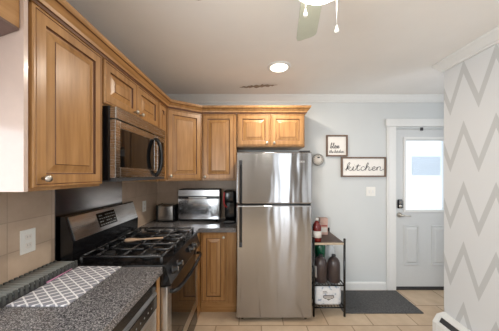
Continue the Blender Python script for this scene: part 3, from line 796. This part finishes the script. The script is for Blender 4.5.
sign('small square framed sign with two lines of black script, above the long sign', pxx(326.3), pxx(347.7), pzz(156.5), pzz(135),
     [('bless', pxx(330.5), pzz(148.2), .036, .0032, 1.12), ('the kitchen', pxx(329.5), pzz(152.8), .0195, .0019, 1.36)])
sign('long rectangular framed sign reading kitchen in black script', pxx(341.3), pxx(386), pzz(177), pzz(157),
     [('kitchen', pxx(346.2), pzz(170.5), .05, .0031, 2.05)])
ck = thing('wall_clock', 'small round grey-rimmed dial on the wall right of the refrigerator', 'clock', ((318-251)*2.72/215, YB, 1.66))
c = Vector(((318.3-251)*2.72/215, YB, EYE+14.3*2.72/215))
mb = MB(); mb.lathe([(.0, .0005), (.073, .0005), (.076, .012), (.076, .028), (.068, .034), (.063, .028), (.063, .02)], c, M['dkgray'], n=32, axis=(0, -1, 0), mats=[M['key']]*6); obj('rim', mb, ck)
mb = MB(); mb.lathe([(0, .02), (.064, .02), (.064, .015), (0, .015)], c, M['label'], n=32, axis=(0, -1, 0))
for i in range(12):
    a = i*PI/6; mb.box(c.x+.052*math.cos(a)-.003, c.x+.052*math.cos(a)+.003, c.y-.023, c.y-.0205, c.z+.052*math.sin(a)-.003, c.z+.052*math.sin(a)+.003, M['ink'])
obj('dial', mb, ck)
mb = MB(); mb.box(c.x-.008, c.x+.022, c.y-.024, c.y-.021, c.z+.022, c.z+.038, M['ink'], bev=.001)
obj('hand', mb, ck)

# ------------------------------------------------------------------ corner rack and what stands on it
rx0, rx1, ry0, ry1 = .652, .972, 2.235, 2.69
rack = thing('wire_rack', 'black metal rack with brown top board standing right of the refrigerator', 'shelf', ((rx0+rx1)/2, (ry0+ry1)/2, 0))
for x in (rx0, rx1):
    for y in (ry0, ry1):
        mb = MB(); mb.tube([(x, y, 0), (x, y, .80)], .0115, M['black'], n=10); mb.lathe([(0, .012), (.012, .008), (.012, 0), (0, -.002)], (x, y, .80), M['black'], n=10); obj('leg', mb, rack)
mb = MB(); mb.box(rx0, rx1, ry0, ry1, .748, .764, M['shelfwood']); mb.box(rx0, rx1, ry0-.006, ry0+.001, .744, .766, M['shelfedge'], bev=.002); obj('top_board', mb, rack, label='brown top board with pale edge')
for z in (.33, .10):
    mb = MB()
    for y in (ry0, ry1): mb.tube([(rx0, y, z-.008), (rx1, y, z-.008)], .007, M['black'], n=6)
    for x in (rx0, rx1): mb.tube([(x, ry0, z-.008), (x, ry1, z-.008)], .007, M['black'], n=6)
    for i in range(1, 10):
        x = rx0+(rx1-rx0)*i/10; mb.tube([(x, ry0, z-.004), (x, ry1, z-.004)], .003, M['black'], n=5)
    obj('wire_shelf', mb, rack)
Z1 = .7642
t = thing('sauce_bottle', 'tall dark red sauce bottle with white label on the rack top', 'bottle', (.703, 2.295, Z1))
c = (.703, 2.295, Z1); rr = .046
mb = MB(); mb.lathe([(0, 0), (rr-.004, 0), (rr, .005), (rr, .15), (rr*.9, .175), (.024, .205), (.017, .215), (.017, .225), (0, .225)], c, M['redsauce']); obj('bottle_body', mb, t)
mb = MB(); mb.lathe([(rr+.0008, .045), (rr+.0012, .045), (rr+.0012, .115), (rr+.0008, .115)], c, M['label']); obj('label', mb, t, label='white paper label')
mb = MB(); mb.lathe([(.0, .25), (.017, .25), (.019, .246), (.019, .222), (0, .222)], c, M['redcap'], n=16); obj('cap', mb, t, label='white cap')
t = thing('carton', 'pale pink food carton behind the red sauce bottle', 'box', (.865, 2.58, Z1))
pbox('box', t, .81, .905, 2.53, 2.60, Z1, Z1+.195, M['carton'], bev=.003)
mb = MB(); mb.box(.818, .897, 2.5285, 2.5302, Z1+.10, Z1+.112, M['red']); mb.box(.822, .893, 2.5285, 2.5302, Z1+.03, Z1+.085, M['label']); obj('print_panel', mb, t)
JG = 'dark jugs on the rack shelf'
def jug(label, x, y):
    t = thing('jug', label, 'jug', (x, y, .33), JG); c = (x, y, .3295)
    mb = MB(); mb.lathe([(0, 0), (.060, 0), (.066, .006), (.067, .17), (.065, .20), (.056, .228), (.040, .248), (.022, .26), (.019, .268), (0, .268)], c, M['jug'], n=24)
    obj('jug_body', mb, t)
    mb = MB(); mb.lathe([(0, .284), (.020, .284), (.022, .28), (.022, .262), (0, .262)], c, M['dkgray'], n=16); obj('cap', mb, t)
    return t, c
def half_label(parent, c, r, z0, z1, a0, a1, m):
    mb = MB(); n = 8
    for i in range(n):
        p = a0+(a1-a0)*i/n; q = a0+(a1-a0)*(i+1)/n
        mb.face([(c[0]+r*math.cos(p), c[1]+r*math.sin(p), c[2]+z0), (c[0]+r*math.cos(q), c[1]+r*math.sin(q), c[2]+z0), (c[0]+r*math.cos(q), c[1]+r*math.sin(q), c[2]+z1), (c[0]+r*math.cos(p), c[1]+r*math.sin(p), c[2]+z1)], m, True)
    return obj('label', mb, parent, label='pale side label')
t, c = jug('dark brown jug on the rack shelf, the one against the refrigerator', .752, 2.32); half_label(t, c, .0685, .05, .17, PI*1.02, PI*1.2, M['label'])
t, c = jug('dark brown jug on the rack shelf, the one by the outer leg', .890, 2.315)
t = thing('soda_bottle', 'green plastic bottle standing behind the dark jugs on the rack', 'bottle', (.80, 2.50, .33))
c = (.80, 2.50, .3295)
mb = MB(); mb.lathe([(0, 0), (.05, 0), (.056, .01), (.056, .20), (.062, .24), (.062, .32), (.05, .352), (.022, .375), (.015, .38), (0, .38)], c, M['green']); obj('bottle_body', mb, t)
mb = MB(); mb.lathe([(0, .396), (.015, .396), (.016, .376), (0, .376)], c, M['redcap'], n=14); obj('cap', mb, t)
t = thing('water_bottle', 'clear plastic bottle standing behind the outer dark jug', 'bottle', (.925, 2.50, .33))
c = (.922, 2.505, .3295)
mb = MB(); mb.lathe([(0, 0), (.052, 0), (.056, .01), (.056, .25), (.045, .30), (.022, .335), (.016, .345), (0, .345)], c, M['clear']); obj('bottle_body', mb, t)
mb = MB(); mb.lathe([(0, .365), (.017, .365), (.018, .343), (0, .343)], c, M['redcap'], n=14); obj('cap', mb, t)
pk = thing('paper_pack', 'white and blue plastic-wrapped pack with grey emblem on the bottom rack shelf', 'pack', (.81, 2.42, .1))
mb = MB(); mb.box(.672, .952, 2.245, 2.58, .1005, .305, M['pack'], bev=.035, seg=4, smooth=True); obj('wrap', mb, pk)
mb = MB()
def arcband(cx, cz, a0, a1, r0, r1, sz):
    n = 10
    pts = [(cx+r1*math.cos(a0+(a1-a0)*i/n), cz+sz*r1*math.sin(a0+(a1-a0)*i/n)) for i in range(n+1)] + [(cx+r0*math.cos(a1+(a0-a1)*i/n), cz+sz*r0*math.sin(a1+(a0-a1)*i/n)) for i in range(n+1)]
    mb.prism(pts, 2.2435, 2.246, 'xzy', M['dkgray'])
EM = plain('grey_emblem_print', srgb(112, 108, 108), .5)
mb.prism([(.755, .215), (.865, .215), (.868, .19), (.85, .178), (.835, .176), (.81, .158), (.785, .176), (.77, .178), (.752, .19)], 2.2435, 2.246, 'xzy', EM)
mb.box(.762, .858, 2.2428, 2.2436, .193, .200, M['label']); mb.box(.785, .835, 2.2428, 2.2436, .178, .183, M['label'])
mb.box(.75, .80, 2.2435, 2.246, .235, .243, plain('grey_print', srgb(150, 150, 152), .5)); mb.box(.75, .79, 2.2435, 2.246, .25, .256, EM)
obj('emblem', mb, pk, label='grey shield-like emblem')

# ------------------------------------------------------------------ rug, heater
mb = MB(); mb.box(.985, 1.83, 2.275, 2.715, 0, .012, M['rug'], bev=.004)
tag(obj('rug', mb), 'charcoal rug on the tile floor in front of the back door', 'rug')
ht = thing('baseboard_heater', 'white baseboard heater at the foot of the zigzag wall', 'heater', (XP, 1.2, 0))
hx = XP-.0005
mb = MB(); mb.prism([(hx, .02), (hx-.098, .02), (hx-.104, .03), (hx-.104, .172), (hx-.094, .192), (hx-.084, .192), (hx-.060, .17), (hx-.040, .17), (hx-.040, .215), (hx-.066, .232), (hx-.064, .240), (hx-.01, .250), (hx, .250)], -.6, 1.875, 'xzy', M['white']); obj('cover', mb, ht)
mb = MB(); mb.prism([(hx-.085, .1905), (hx-.060, .1705), (hx-.041, .1705), (hx-.041, .214), (hx-.064, .229)], -.58, 1.874, 'xzy', M['dkgray']); obj('slot_shade', mb, ht, label='dark fill standing for shade in the slot')  # dark solid fills the notch so the slot's shade is in the colour
mb = MB(); mb.prism([(hx, .0), (hx-.102, .0), (hx-.108, .01), (hx-.108, .175), (hx-.070, .238), (hx-.012, .254), (hx, .254)], 1.875, 1.915, 'xzy', M['white']); obj('end_cap', mb, ht)

# ------------------------------------------------------------------ ceiling: recessed light, fan, peeling paint
rl = thing('recessed_light', 'round lit recessed ceiling light in front of the refrigerator', 'ceiling light', (.26, 2.0, ZC))
c = (.262, 2.005, ZC)
mb = MB(); mb.lathe([(.078, -.0005), (.082, -.010), (.096, -.011), (.106, -.006), (.108, -.0005)], c, M['white'], n=36); obj('trim_ring', mb, rl)
mb = MB(); mb.lathe([(0, -.022), (.045, -.020), (.072, -.012), (.079, -.0005)], c, M['lens'], n=32); obj('lens', mb, rl)
d = bpy.data.lights.new('recessed_lamp', 'AREA'); d.shape = 'DISK'; d.size = .15; d.energy = RECESS_W; d.color = WARM
lo = bpy.data.objects.new('recessed_lamp', d); COL.objects.link(lo); lo.parent = rl; lo.location = (.002, .005, -.026)

fx, fyy = .234, .70
fan = thing('ceiling_fan', 'white ceiling fan with lit glass bowl and pull chains', 'ceiling fan', (fx, fyy, ZC))
mb = MB(); mb.lathe([(0, -.0005), (.075, -.0005), (.08, -.03), (.055, -.06), (.05, -.075), (.10, -.085), (.115, -.11), (.115, -.185), (.09, -.215), (.06, -.225), (.02, -.235), (.016, -.30), (.016, -.405), (0, -.408)], (fx, fyy, ZC), M['white'], n=36); obj('motor_housing', mb, fan)
bz = ZC-.295
mb = MB(); mb.lathe([(.112, 0), (.116, -.010), (.112, -.045), (.092, -.080), (.062, -.104), (.028, -.116), (0, -.118)], (fx, fyy, bz), M['bowl'], n=36); obj('light_bowl', mb, fan, label='lit frosted glass bowl')
mb = MB(); mb.lathe([(0, -.116), (.010, -.117), (.010, -.124), (.005, -.130), (0, -.132)], (fx, fyy, bz), M['nickel'], n=12); obj('finial', mb, fan)
bh = ZC-.20
for k in range(5):
    a = math.radians(81)+k*2*PI/5
    R = Matrix.Translation((fx, fyy, bh)) @ Matrix.Rotation(a, 4, 'Z') @ Matrix.Rotation(math.radians(-14), 4, 'X')
    t = MB(); pts = [(.19, -.045), (.24, -.05), (.54, -.058), (.562, -.052), (.57, -.035), (.57, .035), (.562, .052), (.54, .058), (.24, .05), (.19, .045)]
    t.prism(pts, -.004, .004, 'xyz', M['blade']); t.bm.transform(R); bl = obj('blade', t, fan)
    t = MB(); t.box(.09, .25, -.018, .018, .004, .010, M['white'], bev=.002); t.bm.transform(R); obj('blade_bracket', t, bl)
def chain(x, y, z0, z1):
    mb = MB(); mb.tube([(x, y, z0), (x, y, z1+.02)], .0012, M['chrome'], n=6)
    mb.lathe([(0, .028), (.003, .027), (.004, .018), (.008, .008), (.007, .001), (0, -.001)], (x, y, z1), M['plastic_white'], n=12); obj('pull_chain', mb, fan)
chain(fx+.085, fyy+.10, bz+.02, bz-.178); chain(fx-.025, fyy+.125, bz+.02, bz-.098)

# torn patch of ceiling paint
mb = MB(); random.seed(3)
X0, X1, n = -.13, .30, 22
top, bot = [], []
for i in range(n+1):
    u = i/n; x = X0+(X1-X0)*u; yc = 2.40+.11*(1-u)**1.2*.7+.012*random.uniform(-1, 1)
    w = .045*math.sin(PI*min(1, max(.04, u)))**.8*(.45+random.random()*.8)+.003
    top.append(Vector((x, yc+w, ZC-.0008))); bot.append(Vector((x, yc-w*.8, ZC-.002-.004*random.random())))
for i in range(n):
    mb.face([bot[i], bot[i+1], top[i+1], top[i]], M['peel'])
tag(obj('peeling_paint', mb), 'torn brown strip of peeling paint on the ceiling near the cabinets', 'peeling paint')
